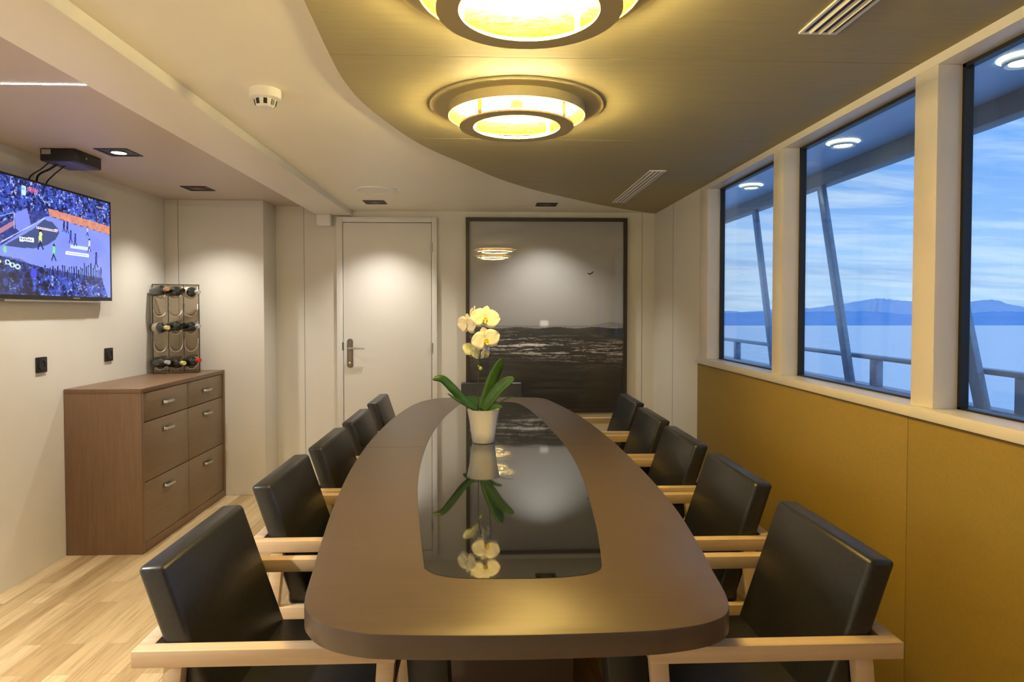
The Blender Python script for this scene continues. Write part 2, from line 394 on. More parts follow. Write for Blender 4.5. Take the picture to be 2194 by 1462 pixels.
# ---------------------------------------------------------------- square downlights
M['bulb'] = emis('cool_bulb', (1.0, 0.93, 0.84), 6.0)
def downlight(x, y, z, label, power, bulb=False, tilt=(0, 0), size=0.16, blend=0.9, ang=70):
    th = thing('downlight', label, 'downlight', (x, y, z), group='square black recessed downlights')
    s = size/2
    mb = MB()
    mb.box(-s, s, -s, -s+0.012, -0.004, 0.0); mb.box(-s, s, s-0.012, s, -0.004, 0.0); mb.box(-s, -s+0.012, -s+0.012, s-0.012, -0.004, 0); mb.box(s-0.012, s, -s+0.012, s-0.012, -0.004, 0)
    mb.build('frame', 'black', th, smooth=False)
    MB().box(-s+0.012, s-0.012, -s+0.012, s-0.012, -0.0015, -0.0002).build('recess_plate', 'black', th, smooth=False)
    MB().lathe([(0.042, -0.0016), (0.042, -0.005), (0.034, -0.005), (0.034, -0.0016)], 32, closed=True).build('lamp_ring', 'dsteel', th)
    MB().lathe([(0.034, -0.003), (0.0, -0.003)], 32).build('bulb', 'bulb' if bulb else 'dsteel', th)
    L = bpy.data.lights.new('spot', 'SPOT'); L.energy = power*1.15; L.color = (1.0, 0.95, 0.85); L.spot_size = math.radians(ang); L.spot_blend = blend; L.shadow_soft_size = 0.025
    lo = bpy.data.objects.new('spot', L); C.objects.link(lo); lo.parent = th; lo.location = (0, 0, -0.02)
    lo.rotation_euler = (tilt[0], tilt[1], 0)
    return th
downlight(-1.835, 3.42, HL, 'square black downlight in the left ceiling next to the hanging black box', 17, bulb=True, ang=110)
downlight(-1.867, 4.41, HL, 'square black downlight in the left ceiling above the wine rack', 15, ang=112)
downlight(-0.775, 4.72, HC, 'square black downlight in front of the white door', 12, size=0.15, ang=112)
downlight(0.44, 4.775, HC, 'square black downlight in front of the seascape picture', 13, size=0.15, ang=112)
downlight(-0.78, -0.8, HC, 'added fill downlight in the main ceiling behind the viewpoint', 14, size=0.15, ang=110)  # unseen lamp added as fill from behind the camera
downlight(-1.75, -0.6, HL, 'added fill downlight in the left ceiling behind the viewpoint', 85, ang=112)  # unseen lamp added to lift the room by floor bounce
downlight(-1.80, 1.35, HL, 'added fill downlight in the left ceiling beside the viewpoint', 100, ang=112)  # unseen lamp added to brighten the left floor and wall

# led line across left ceiling
M['ledw'] = emis('white_led_line', (1.0, 0.93, 0.87), 22.0)
o = MB().box(-2.295, -1.28, 2.401, 2.409, HL-0.0008, HL+0.001).build('led_light_strip', 'ledw', smooth=False)
tag(o, 'thin glowing white light line across the left ceiling', 'light strip')
o = MB().box(-2.295, -1.28, 0.60, 0.614, HL-0.0008, HL+0.001).build('led_light_strip', 'ledw', smooth=False)  # second line added out of view for more white fill light
tag(o, 'added fill light line across the left ceiling beside the viewpoint', 'light strip')

# ---------------------------------------------------------------- vents
def vent(x0, x1, y0, y1, label):
    th = thing('air_vent', label, 'air vent', ((x0+x1)/2, (y0+y1)/2, ZP))
    w2, l2 = (x1-x0)/2, (y1-y0)/2
    MB().box(-w2+0.004, w2-0.004, -l2+0.004, l2-0.004, -0.0012, 0).build('backing', 'black', th, smooth=False)
    mb = MB(); e = 0.008
    mb.box(-w2, -w2+e, -l2, l2, -0.005, 0); mb.box(w2-e, w2, -l2, l2, -0.005, 0); mb.box(-w2+e, w2-e, -l2, -l2+e, -0.005, 0); mb.box(-w2+e, w2-e, l2-e, l2, -0.005, 0)
    mb.build('frame', 'white', th, smooth=False)
    for k in range(3):
        c = -w2+(k+1)*(2*w2)/4
        m = Matrix.Translation((c, 0, -0.004)) @ Matrix.Rotation(math.radians(35), 4, 'Y')
        MB().box(-0.005, 0.005, -l2+e, l2-e, -0.001, 0.001, mat=m).build('slat', 'white', th, smooth=False)
vent(0.878, 0.968, 3.53, 4.58, 'long slotted white air vent in the far part of the brown canopy')
vent(0.842, 0.945, 0.72, 1.77, 'long slotted air vent cut by the top edge of the view')

# smoke detector, speaker
th = thing('smoke_detector', 'small white smoke detector on the cream ceiling', 'smoke detector', (-0.758, 2.34, HC))
MB().lathe([(0.0, 0), (0.053, 0), (0.054, -0.012), (0.052, -0.030), (0.045, -0.034), (0.0, -0.034)], 40).build('base', 'white', th)
MB().lathe([(0.036, -0.034), (0.032, -0.052), (0.024, -0.060), (0.0, -0.062)], 32).build('sensor_head', 'white', th)
for k in range(8):
    a = 2*PI*k/8+0.3
    MB().box(-0.001, 0.0015, -0.006, 0.006, -0.009, 0.009, mat=Matrix.Translation((0.0345*math.cos(a), 0.0345*math.sin(a), -0.045)) @ Matrix.Rotation(a, 4, 'Z') @ Matrix.Rotation(0.2, 4, 'Y')).build('sensor_slot', 'black', th)
th = thing('ceiling_speaker', 'flat round white speaker flush in the cream ceiling', 'speaker', (-0.69, 4.24, HC))
MB().lathe([(0.0, -0.004), (0.115, -0.005), (0.118, -0.008), (0.130, -0.006), (0.132, 0)], 48).build('grille', 'white', th)

# ---------------------------------------------------------------- door
th = thing('door_1', 'white flush door in the end wall left of the seascape picture', 'door', (0, YB, 0), kind='structure')
dx0, dx1, dz = -1.085, -0.415, 2.015
mb = MB(); f0, f1, ft = -1.135, -0.372, 2.058
mb.box(f0, dx0-0.004, -0.035, 0, 0, ft); mb.box(dx1+0.004, f1, -0.035, 0, 0, ft); mb.box(dx0-0.004, dx1+0.004, -0.035, 0, dz+0.004, ft)
mb.build('door_frame', 'white', th, bevel=0.002)
MB().box(dx0-0.004, dx1+0.004, -0.006, 0, 0, dz+0.004).build('door_rebate', 'seam', th, smooth=False)
MB().box(dx0, dx1, -0.030, -0.007, 0.008, dz).build('door_leaf', 'white', th, bevel=0.0015)
n_ = 10
def rrect(x0, x1, z0, z1, r, n=8):
    out = []
    for cx_, cz_, a0 in ((x1-r, z1-r, 0), (x0+r, z1-r, 90), (x0+r, z0+r, 180), (x1-r, z0+r, 270)):
        for i in range(n+1):
            a = math.radians(a0+90*i/n); out.append((cx_+r*math.cos(a), cz_+r*math.sin(a)))
    return out
hd = thing('door_handle', None, None); hd.parent = th
bpy.data.objects.remove(hd)
pl = MB().prism(rrect(-1.058, -1.014, 0.905, 1.128, 0.021), -0.037, -0.030, 'Y').build('handle_plate', 'dsteel', th, bevel=0.001)
MB().tube([(-1.036, -0.037, 1.058), (-1.036, -0.080, 1.058), (-1.030, -0.088, 1.058), (-0.98, -0.088, 1.057), (-0.918, -0.086, 1.056)], [0.010, 0.009, 0.009, 0.008, 0.006], 12).build('handle_lever', 'steel', th)
MB().tube([(-1.036, -0.036, 0.945), (-1.036, -0.050, 0.945)], 0.009, 12).build('lock_cylinder', 'steel', th)
MB().box(-1.094, -1.088, -0.0365, -0.030, 1.04, 1.10).build('strike_plate', 'black', th)
for z in (1.83, 1.06, 0.25):
    MB().tube([(-0.411, -0.037, z-0.035), (-0.411, -0.037, z+0.035)], 0.007, 10).build('hinge', 'steel', th)

# small box under beam end
o = MB().box(-1.268, -1.165, YB-0.10, YB-0.0005, 1.985, HB-0.0005).build('junction_box', 'white', bevel=0.003)
tag(o, 'small white box on the end wall under the beam, left of the door', 'junction box')

# ---------------------------------------------------------------- seascape picture (print as a coloured grid)
def vnoise(sx, sy, nx, ny, seed):
    r = np.random.RandomState(seed); g = r.rand(ny+2, nx+2)
    X = np.clip(sx*nx, 0, nx-1e-6); Y = np.clip(sy*ny, 0, ny-1e-6); xi = X.astype(int); yi = Y.astype(int); fx = X-xi; fy = Y-yi
    fx = fx*fx*(3-2*fx); fy = fy*fy*(3-2*fy)
    return (g[yi, xi]*(1-fx)+g[yi, xi+1]*fx)*(1-fy)+(g[yi+1, xi]*(1-fx)+g[yi+1, xi+1]*fx)*fy
def fbm(u, v, nx, ny, seed, octv=4, gain=0.55):
    s = 0; a = 1; tot = 0
    for k in range(octv): s = s+a*vnoise(u, v, nx*2**k, ny*2**k, seed+k); tot += a; a *= gain
    return s/tot
def grid_mesh(name, nx, ny, P, cols, mat, parent):
    # P(u,v)->xyz arrays ; cols (ny,nx,3) per cell
    u = np.linspace(0, 1, nx+1); v = np.linspace(0, 1, ny+1); U, V = np.meshgrid(u, v)
    co = P(U, V).reshape(-1, 3)
    i = np.arange(nx); j = np.arange(ny); I, J = np.meshgrid(i, j); a = J*(nx+1)+I
    F = np.stack([a, a+1, a+nx+2, a+nx+1], -1).reshape(-1, 4)
    me = bpy.data.meshes.new(name); me.vertices.add(len(co)); me.vertices.foreach_set('co', co.ravel().astype(np.float32))
    me.loops.add(F.size); me.loops.foreach_set('vertex_index', F.ravel().astype(np.int32))
    me.polygons.add(len(F)); me.polygons.foreach_set('loop_start', (np.arange(len(F))*4).astype(np.int32))
    me.update(calc_edges=True)
    at = me.color_attributes.new('Col', 'FLOAT_COLOR', 'CORNER')
    c = np.concatenate([cols.reshape(-1, 3), np.ones((nx*ny, 1))], 1); c = np.repeat(c, 4, 0)
    at.data.foreach_set('color', c.ravel().astype(np.float32))
    me.materials.append(mat); o = bpy.data.objects.new(name, me); C.objects.link(o); o.parent = parent; return o
def lin(c): c = np.asarray(c, float)/255.0; return np.where(c <= 0.04045, c/12.92, ((c+0.055)/1.055)**2.4)

px0, px1, pz0, pz1 = -0.150, 1.100, 0.548, 2.060
th = thing('seascape_picture', 'large dark framed black and white seascape photograph on the end wall', 'picture', ((px0+px1)/2, YB, pz0))
cxp = (px0+px1)/2
mb = MB(); fw = 0.028; W2 = (px1-px0)/2; HH = pz1-pz0
for b in ((-W2, -W2+fw, 0, HH), (W2-fw, W2, 0, HH), (-W2+fw, W2-fw, 0, fw), (-W2+fw, W2-fw, HH-fw, HH)):
    mb.box(b[0], b[1], -0.040, -0.001, b[2], b[3])
mb.build('picture_frame', 'frame', th, smooth=False)
nx, ny = 300, 460
u = (np.arange(nx)+0.5)/nx; v = (np.arange(ny)+0.5)/ny; U, V = np.meshgrid(u, v)
hz = 0.436
sky = 0.35+0.05*(V-hz)+0.02*fbm(U, V, 3, 5, 3)
haze = np.exp(-np.abs(V-hz)/0.05)*0.05
g = sky-haze
W = fbm(U, V**0.8, 3, 46, 11, 4, 0.6); W2n = fbm(U, V, 14, 60, 31, 4, 0.7)
sea = 0.030+0.030*(W-0.5)+0.018*W2n
band = np.exp(-((V-0.325-0.02*np.sin(U*6))/0.050)**2)*np.clip(1.1-0.9*np.abs(U-0.42), 0, 1)
glint = np.clip((fbm(U, V, 5, 130, 51, 5, 0.85)-0.525)*9, 0, 1)*band
foam = np.clip((fbm(U, V, 5, 70, 77, 4, 0.75)-0.60)*5, 0, 1)*np.clip((0.40-V)*4, 0, 0.5)*np.clip((V-0.16)*8, 0, 1)
sea = sea*0.8+0.75*glint+0.10*foam+0.10*np.clip((V-hz+0.02)/0.02, 0, 1)*np.clip(W2n-0.4, 0, 1)
sea *= np.clip(0.55+V*1.3, 0, 1)
G = np.where(V > hz+0.003*np.sin(U*25), g, sea)
G = np.maximum(G, 0.75*np.exp(-(((U-0.484)/0.036)**4+((V-hz-0.022)/0.022)**4))*(V > hz))  # bright patch: a reflection in the picture glass, painted into the print
hill = (V > hz) & (V < hz+0.012+0.028*np.clip((U-0.78)/0.2, 0, 1)*(0.7+0.3*np.sin(U*30)))
G = np.where(hill, G*0.72, G)
# bird
bx, bz = 0.785, 0.727
for (ax, ay, ex, ey, r_) in ((-0.016, -0.002, 0.0, -0.006, 0.0035), (0.0, -0.006, 0.017, 0.007, 0.0035)):
    tt = np.clip(((U-bx-ax)*(ex-ax)+(V-bz-ay)*(ey-ay))/((ex-ax)**2+(ey-ay)**2), 0, 1)
    G = np.where(np.hypot(U-bx-ax-tt*(ex-ax), V-bz-ay-tt*(ey-ay)) < r_, 0.02, G)
cols = np.stack([G*1.0, G*0.985, G*0.975], -1)
warm = np.clip((hz-V)*3, 0, 1)[..., None]; cols = cols*(1-warm*0.35*np.array([0, 0.12, 0.3]))
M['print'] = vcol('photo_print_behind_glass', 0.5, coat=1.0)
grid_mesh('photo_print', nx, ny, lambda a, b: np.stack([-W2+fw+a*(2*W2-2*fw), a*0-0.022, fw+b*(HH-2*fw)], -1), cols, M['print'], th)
MB().box(-W2+fw, W2-fw, -0.020, -0.002, fw, HH-fw).build('backing_board', 'frame', th, smooth=False)

# ---------------------------------------------------------------- television
ty1, ty0, tz0, tz1 = 4.085, 3.035, 1.403, 1.994
th = thing('television', 'wall mounted flat television showing an indoor match', 'television', (XL, (ty0+ty1)/2, tz0))
TW, THh = ty1-ty0, tz1-tz0
MB().box(0.028, 0.050, -TW/2, TW/2, 0, THh).build('body', 'black', th, bevel=0.003)
mb = MB(); e = 0.010
mb.box(0.0501, 0.055, -TW/2, -TW/2+e, 0, THh); mb.box(0.0501, 0.055, TW/2-e, TW/2, 0, THh); mb.box(0.0501, 0.055, -TW/2+e, TW/2-e, THh-e, THh); mb.box(0.0501, 0.055, -TW/2+e, TW/2-e, 0, 0.020)
mb.build('bezel', 'black', th, smooth=False)
MB().box(0.001, 0.028, -0.2, 0.2, 0.15, 0.45).build('wall_bracket', 'black', th)
o = MB().box(0.030, 0.054, -TW/2+0.16, TW/2-0.12, -0.012, -0.004).build('sensor_bar', 'steel', th); o['label'] = 'thin silver bar under the screen'
MB().box(0.0551, 0.0556, 0.15, 0.21, 0.008, 0.013).build('maker_mark', 'steel', th, smooth=False)
nx, ny = 260, 148
u = (np.arange(nx)+0.5)/nx; v = (np.arange(ny)+0.5)/ny; U, V = np.meshgrid(u, v)
n1_ = fbm(U, V, 40, 24, 5, 4, 0.9); n2_ = fbm(U, V, 60, 40, 9, 3, 0.8); n3_ = fbm(U, V, 8, 6, 19, 3)
img = np.zeros((ny, nx, 3))
dark = lin([18, 24, 70]); blue = lin([60, 85, 190]); pale = lin([170, 185, 250])
img[:] = dark; m_ = np.clip((n1_-0.42)*5, 0, 1)[..., None]; img = img*(1-m_)+blue*m_
m_ = np.clip((n2_-0.62)*7, 0, 1)[..., None]; img = img*(1-m_)+pale*m_
def poly(pts, col, a=1.0):
    global img
    ins = np.zeros(U.shape, bool); n = len(pts)
    for i in range(n):
        (xa, ya), (xb, yb) = pts[i], pts[(i+1) % n]
        if ya == yb: continue
        c_ = ((ya > V) != (yb > V)) & (U < (xb-xa)*(V-ya)/(yb-ya)+xa); ins ^= c_
    img[ins] = img[ins]*(1-a)+lin(col)*a
    return ins
def blob(x, y, rx, ry, col, a=1.0):
    m = ((U-x)/rx)**2+((V-y)/ry)**2 < 1; img[m] = img[m]*(1-a)+lin(col)*a
def seg(x0, y0, x1, y1, r, col):
    tt = np.clip(((U-x0)*(x1-x0)+(V-y0)*(y1-y0))/((x1-x0)**2+(y1-y0)**2), 0, 1)
    m = np.hypot(U-x0-tt*(x1-x0), (V-y0-tt*(y1-y0))*0.56) < r; img[m] = lin(col)
poly([(0, 0.50), (0.22, 0.66), (0.33, 0.75), (0.44, 0.76), (0.43, 0.70), (0.12, 0.39), (0, 0.36)], [52, 62, 130], 0.75)
ice = poly([(0.0, 0.33), (0.122, 0.391), (0.433, 0.716), (0.47, 0.728), (0.986, 0.668), (1.0, 0.66), (1.0, 0.0), (0.97, 0.0), (0.911, 0.198), (0.483, 0.24), (0.324, 0.272), (0.121, 0.316)], [122, 138, 232])
img[ice] *= (0.85+0.3*n3_[ice])[:, None]
poly([(0.342, 0.58), (0.426, 0.689), (0.49, 0.679), (0.533, 0.629), (0.541, 0.589), (0.51, 0.523), (0.444, 0.46), (0.353, 0.416), (0.243, 0.403), (0.146, 0.403)], [62, 76, 122])
bar = poly([(0.456, 0.800), (0.70, 0.783), (1.0, 0.757), (1.0, 0.668), (0.47, 0.733)], [200, 132, 110]); img[bar] *= (0.6+0.8*n1_[bar])[:, None]
poly([(0.0, 0.36), (0.125, 0.541), (0.221, 0.636), (0.221, 0.592), (0.124, 0.496), (0, 0.31)], [168, 120, 140])
poly([(0.219, 0.692), (0.306, 0.755), (0.33, 0.618), (0.257, 0.538), (0.227, 0.563)], [120, 132, 225])
seg(0.12, 0.42, 0.43, 0.70, 0.0025, [190, 200, 235]); seg(0.219, 0.692, 0.219, 0.56, 0.002, [190, 205, 245]); seg(0.0, 0.56, 0.219, 0.70, 0.002, [150, 170, 230])
poly([(0.369, 0.614), (0.53, 0.619), (0.528, 0.598), (0.367, 0.592)], [232, 215, 222]); poly([(0.25, 0.500), (0.351, 0.506), (0.349, 0.465), (0.249, 0.462)], [225, 232, 238])
for k_ in range(10): blob(0.378+k_*0.0155, 0.606, 0.004, 0.007, [90, 50, 90])
for k_ in range(6): blob(0.262+k_*0.0135, 0.484, 0.0035, 0.009, [60, 70, 100])
poly([(0.632, 0.501), (0.808, 0.499), (0.803, 0.468), (0.63, 0.465)], [198, 210, 250]); poly([(0.591, 0.433), (0.793, 0.433), (0.791, 0.396), (0.589, 0.398)], [222, 228, 246])
seg(0.60, 0.418, 0.78, 0.413, 0.002, [150, 165, 200])
def player(x, y, s, col):
    blob(x, y+0.052*s, 0.007*s, 0.012*s, [20, 22, 50]); seg(x, y+0.035*s, x-0.003*s, y-0.01*s, 0.0075*s, col)
    seg(x-0.003*s, y-0.01*s, x-0.014*s, y-0.055*s, 0.0035*s, [30, 36, 90]); seg(x-0.003*s, y-0.01*s, x+0.010*s, y-0.052*s, 0.0035*s, [30, 36, 90])
for (x, y, s, col) in ((0.399, 0.50, 1.5, [215, 225, 130]), (0.498, 0.40, 1.3, [110, 215, 150]), (0.610, 0.655, 0.9, [28, 34, 90]), (0.582, 0.660, 0.9, [28, 34, 90]), (0.637, 0.575, 1.0, [40, 60, 150]), (0.675, 0.55, 1.0, [40, 60, 150]), (0.80, 0.52, 1.1, [200, 205, 240]), (0.862, 0.38, 1.3, [60, 60, 130]), (0.785, 0.66, 0.8, [180, 180, 215])): player(x, y, s, col)
rr = random.Random(3)
poly([(0.48, 0.245), (0.92, 0.205), (0.93, 0.12), (0.48, 0.19)], [46, 52, 105], 0.5)
for k_ in range(26):
    x = 0.43+k_*0.019+rr.uniform(-0.004, 0.004); h_ = rr.uniform(0.05, 0.11)*(1.3 if x > 0.7 else 0.8)
    seg(x, 0.19, x+rr.uniform(-0.003, 0.003), 0.19+h_, 0.0045, rr.choice([[22, 40, 80], [30, 32, 60], [40, 90, 120], [60, 70, 150]])); blob(x, 0.20+h_, 0.005, 0.010, [18, 18, 40])
poly([(0.0, 0.0), (0.0, 0.33), (0.25, 0.31), (0.33, 0.27), (0.34, 0.0)], [30, 34, 62], 0.55)
for k_ in range(40):
    x = rr.uniform(0, 0.45); y = rr.uniform(0.0, 0.24); blob(x, y, rr.uniform(0.010, 0.025), rr.uniform(0.02, 0.05), rr.choice([[24, 26, 44], [32, 36, 60], [20, 22, 36], [50, 66, 150]]), 0.8)
for (x, y) in ((0.17, 0.27), (0.20, 0.25), (0.235, 0.24)): blob(x, y, 0.018, 0.022, [190, 215, 215]); blob(x, y, 0.010, 0.012, [30, 60, 90])
blob(0.10, 0.27, 0.03, 0.02, [200, 220, 90]); blob(0.345, 0.19, 0.022, 0.045, [70, 70, 210])
poly([(0.268, 0.942), (0.300, 0.945), (0.298, 0.868), (0.268, 0.866)], [175, 220, 245])
for xx in (0.276, 0.288): seg(xx, 0.905, xx, 0.930, 0.0016, [30, 60, 120])
for k_ in range(11): seg(0.308+k_*0.007, 0.905+rr.uniform(-0.005, 0.02), 0.313+k_*0.007, 0.945+rr.uniform(-0.01, 0.01), 0.0018, [215, 110, 150])
for k_ in range(9): seg(0.87+k_*0.012, 0.925, 0.876+k_*0.012, 0.935+rr.uniform(0, 0.01), 0.0016, [225, 232, 250])
blob(0.155, 0.375, 0.012, 0.03, [120, 200, 170])
M['screen'] = vcol('lit_screen', 0.12, emit=0.48)
grid_mesh('screen', nx, ny, lambda a, b: np.stack([a*0+0.0530, -TW/2+e*0.9+a*(TW-2*e*0.9), 0.0195+b*(THh-0.0195-e*0.9)], -1), img[:, ::-1][:, ::-1], M['screen'], th)

# black box under ceiling + cables
th = thing('media_box', 'black box hung from the left ceiling above the television', 'media box', (-2.09, 3.46, HL))
MB().box(-0.083, 0.083, -0.115, 0.115, -0.062, -0.001).build('housing', 'black', th, bevel=0.006, seg=3)
o = MB().box(-0.074, -0.030, -0.1158, -0.1151, -0.030, -0.006).build('paper_label', 'steel', th, smooth=False)
o = MB().box(-0.076, 0.06, -0.105, 0.105, -0.0635, -0.0621).build('bottom_plate', 'dsteel', th, smooth=False); o['label'] = 'grey underside plate'
MB().lathe([(0, 0), (0.006, 0), (0.006, 0.002), (0, 0.002)], 16, c=(0, 0, 0), mat=Matrix.Translation((0.0835, -0.02, -0.03)) @ Matrix.Rotation(PI/2, 4, 'Y')).build('round_emblem', 'steel', th)
cl_ = ['leftmost black cable dropping from box to television', 'thick middle black cable between box and television', 'looping right black cable between box and television']
for k_, pts in enumerate(([(-2.150, 3.38, 2.078), (-2.20, 3.40, 2.05), (-2.280, 3.43, 2.01), (-2.286, 3.44, 1.93)],
                          [(-2.135, 3.42, 2.078), (-2.19, 3.45, 2.060), (-2.270, 3.475, 2.025), (-2.286, 3.50, 1.93)],
                          [(-2.115, 3.45, 2.078), (-2.16, 3.49, 2.070), (-2.225, 3.53, 2.045), (-2.282, 3.56, 2.005), (-2.286, 3.57, 1.93)])):
    o = MB().tube(smoothpath(pts, 8), 0.0035 if k_ != 1 else 0.0055, 8).build('cable', 'black'); tag(o, cl_[k_], 'cable', group='cables between box and television')

# power outlets
def outlet(y, z, label):
    th = thing('power_outlet', label, 'power outlet', (XL, y, z))
    mb = MB().prism(rrect(-0.04, 0.04, -0.04, 0.04, 0.004, 3), 0.0, 0.009, 'X')
    mb.build('cover_plate', 'black', th, bevel=0.001)
    m = Matrix.Translation((0.009, 0, 0)) @ Matrix.Rotation(PI/2, 4, 'Y')
    MB().lathe([(0.028, 0), (0.028, 0.003), (0.021, 0.003), (0.019, -0.006), (0.0, -0.006)], 28, mat=m).build('socket', 'black', th)
    for s in (-1, 1):
        MB().tube([(0.0035, s*0.009, 0), (0.0055, s*0.009, 0)], 0.0025, 10).build('pin_hole', 'steel', th)
outlet(3.517, 1.065, 'black power outlet on the left wall, nearer one below the television')
outlet(4.132, 1.077, 'black power outlet on the left wall just above the cabinet')

# ---------------------------------------------------------------- cabinet
cx0, cx1, cy0, cy1, ch = -2.298, -1.885, 3.697, 4.863, 0.916
th = thing('drawer_cabinet', 'brown six drawer cabinet against the left wall', 'cabinet', (cx0, cy0, 0))
D, Wd = cx1-cx0, cy1-cy0
mb = MB(); e = 0.026
mb.box(0, D, 0, e, 0, ch-e); mb.box(0, D, Wd-e, Wd, 0, ch-e); mb.box(0, D, 0, Wd, ch-e, ch); mb.box(0, D, e, Wd-e, 0, 0.048); mb.box(0, D-0.03, e, Wd-e, 0.048, ch-e)
mb.build('carcass', 'cab', th, bevel=0.0015)
MB().box(D-0.031, D-0.024, e, Wd-e, 0.048, ch-e).build('dark_gap_backing', 'seam', th, smooth=False)
mid = Wd/2; g_ = 0.0045
for (ya, yb) in ((e+g_, mid-g_/2), (mid+g_/2, Wd-e-g_)):
    for (za, zb) in ((0.050, 0.387), (0.392, 0.722), (0.727, ch-e-g_)):
        yc = (ya+yb)/2; zc = {0.050: 0.315, 0.392: 0.652, 0.727: 0.808}[za]
        dr = MB().box(D-0.024, D-0.006, ya, yb, za, zb).build('drawer', 'drawerwood', th, bevel=0.001)
        mbh = MB()
        mbh.box(D-0.0059, D-0.003, yc-0.060, yc+0.060, zc-0.017, zc+0.017)
        mbh.build('handle_plate', 'dsteel', dr, bevel=0.0008)
        MB().tube([(D-0.002, yc-0.045, zc), (D+0.012, yc-0.042, zc), (D+0.014, yc-0.02, zc), (D+0.014, yc+0.02, zc), (D+0.012, yc+0.042, zc), (D-0.002, yc+0.045, zc)], 0.009, 8).build('handle', 'steel', dr)

# ---------------------------------------------------------------- wine rack
rk_o = Vector((-2.285, 4.655, 0.917)); ang = math.atan2(0.10, 0.265)
RW, RH = 0.285, 0.605
th = thing('wine_rack', 'smoky acrylic wine rack with looped holders on the cabinet top', 'wine rack', rk_o, ang)
MB().box(0, RW, 0, 0.006, 0, RH).build('back_panel', 'acrylic', th, smooth=False)
mb = MB(); e = 0.005
mb.box(-e, 0, -0.004, 0.010, 0, RH); mb.box(RW, RW+e, -0.004, 0.010, 0, RH); mb.box(-e, RW+e, -0.004, 0.010, RH, RH+e)
for k_ in (1, 2): mb.box(k_*RW/3-0.0022, k_*RW/3+0.0022, -0.004, 0.0, 0, RH)
mb.build('frame', 'frame', th, smooth=False)
MB().box(0, RW, -0.10, 0.008, 0, 0.006).build('foot', 'acrylic', th, smooth=False)
mb = MB()
cw = RW/3; rhh = RH/5
for r_ in range(5):
    for c_ in range(3):
        x0 = c_*cw+0.006; x1 = (c_+1)*cw-0.006; zt = RH-r_*rhh-0.012; zb = zt-0.085
        # U shaped strap hanging out of the panel: wide band seen from the front
        path = [(x0, -0.002, zt)]+[((x0+x1)/2-(x1-x0)/2*math.cos(a), -0.02-0.06*math.sin(a), zt-0.03-(0.055)*math.sin(a)) for a in [PI*i/12 for i in range(13)]]+[(x1, -0.002, zt)]
        m2 = MB()
        vs = []; fs = []
        for i, p in enumerate(path):
            vs += [(p[0], p[1], p[2]), (p[0], p[1]+0.022 if p[1] < -0.02 else p[1]+0.001, p[2]+0.012)]
        for i in range(len(path)-1): fs.append((2*i, 2*i+2, 2*i+3, 2*i+1))
        m2.add(vs, fs); ob = m2.build('strap', 'acrylic', th)
        ob2 = MB().tube(path, 0.0032, 6).build('strap_edge', 'acrylicedge', ob)
# wine bottles
prof = [(0, 0.003), (0.028, 0.0), (0.036, 0.004), (0.0375, 0.012), (0.0375, 0.17), (0.036, 0.185), (0.028, 0.207), (0.018, 0.225), (0.0145, 0.24), (0.0142, 0.285)]
caps = {'silver': (0.7, 0.7, 0.68), 'yellow': (0.75, 0.62, 0.25), 'red': (0.65, 0.04, 0.03), 'black': (0.02, 0.02, 0.02), 'copper': (0.55, 0.28, 0.16)}
for k_, c_ in caps.items(): M['cap_'+k_] = plain(k_+'_bottle_foil', c_, 0.3, metal=0.0 if k_ in ('red', 'yellow') else 0.5)
M['wlabel'] = plain('cream_bottle_label', (0.62, 0.55, 0.42), 0.6, var=0.2, nscale=60)
bott = [(0, 0, 'copper'), (0, 1, 'black'), (0, 2, 'silver'), (2, 0, 'yellow'), (2, 1, 'black'), (2, 2, 'silver'), (4, 0, 'silver'), (4, 1, 'yellow'), (4, 2, 'red')]
rown = {0: 'top', 2: 'middle', 4: 'bottom'}; coln = ['left', 'centre', 'right']
R_th = Matrix.Translation(rk_o) @ Matrix.Rotation(ang, 4, 'Z')
for (r_, c_, cap) in bott:
    bx_ = c_*cw+cw/2; bz_ = RH-r_*rhh-0.012-0.038
    M_ = R_th @ Matrix.Translation((bx_-0.040, -0.030, bz_))
    bt = thing('wine_bottle', 'dark wine bottle with %s neck foil in the %s row of the rack, %s slot' % (cap, rown[r_], coln[c_]), 'bottle', M_.translation, group='wine bottles in the rack')
    # axis lies mostly along the rack, tipped towards the room
    bt.rotation_euler = (Matrix.Rotation(ang-0.95, 4, 'Z') @ Matrix.Rotation(math.radians(84+3*((r_+c_)%3)), 4, 'Y')).to_euler()
    sc = 0.52
    sc_ = 1.0
    pr = [(r*0.92, z*0.58) for r, z in prof]
    MB().lathe(pr, 24).build('glass_body', 'bottle', bt, angle=60)
    MB().lathe([(0.0375*0.92+0.0006, 0.03), (0.0375*0.92+0.0006, 0.08)], 24).build('bottle_label', 'wlabel' if (r_, c_) in ((0, 2), (2, 0)) else 'bottle', bt)
    MB().lathe([(0.0142, 0.138), (0.0144, 0.169), (0.0, 0.1695)], 20).build('neck_foil', 'cap_'+cap, bt)

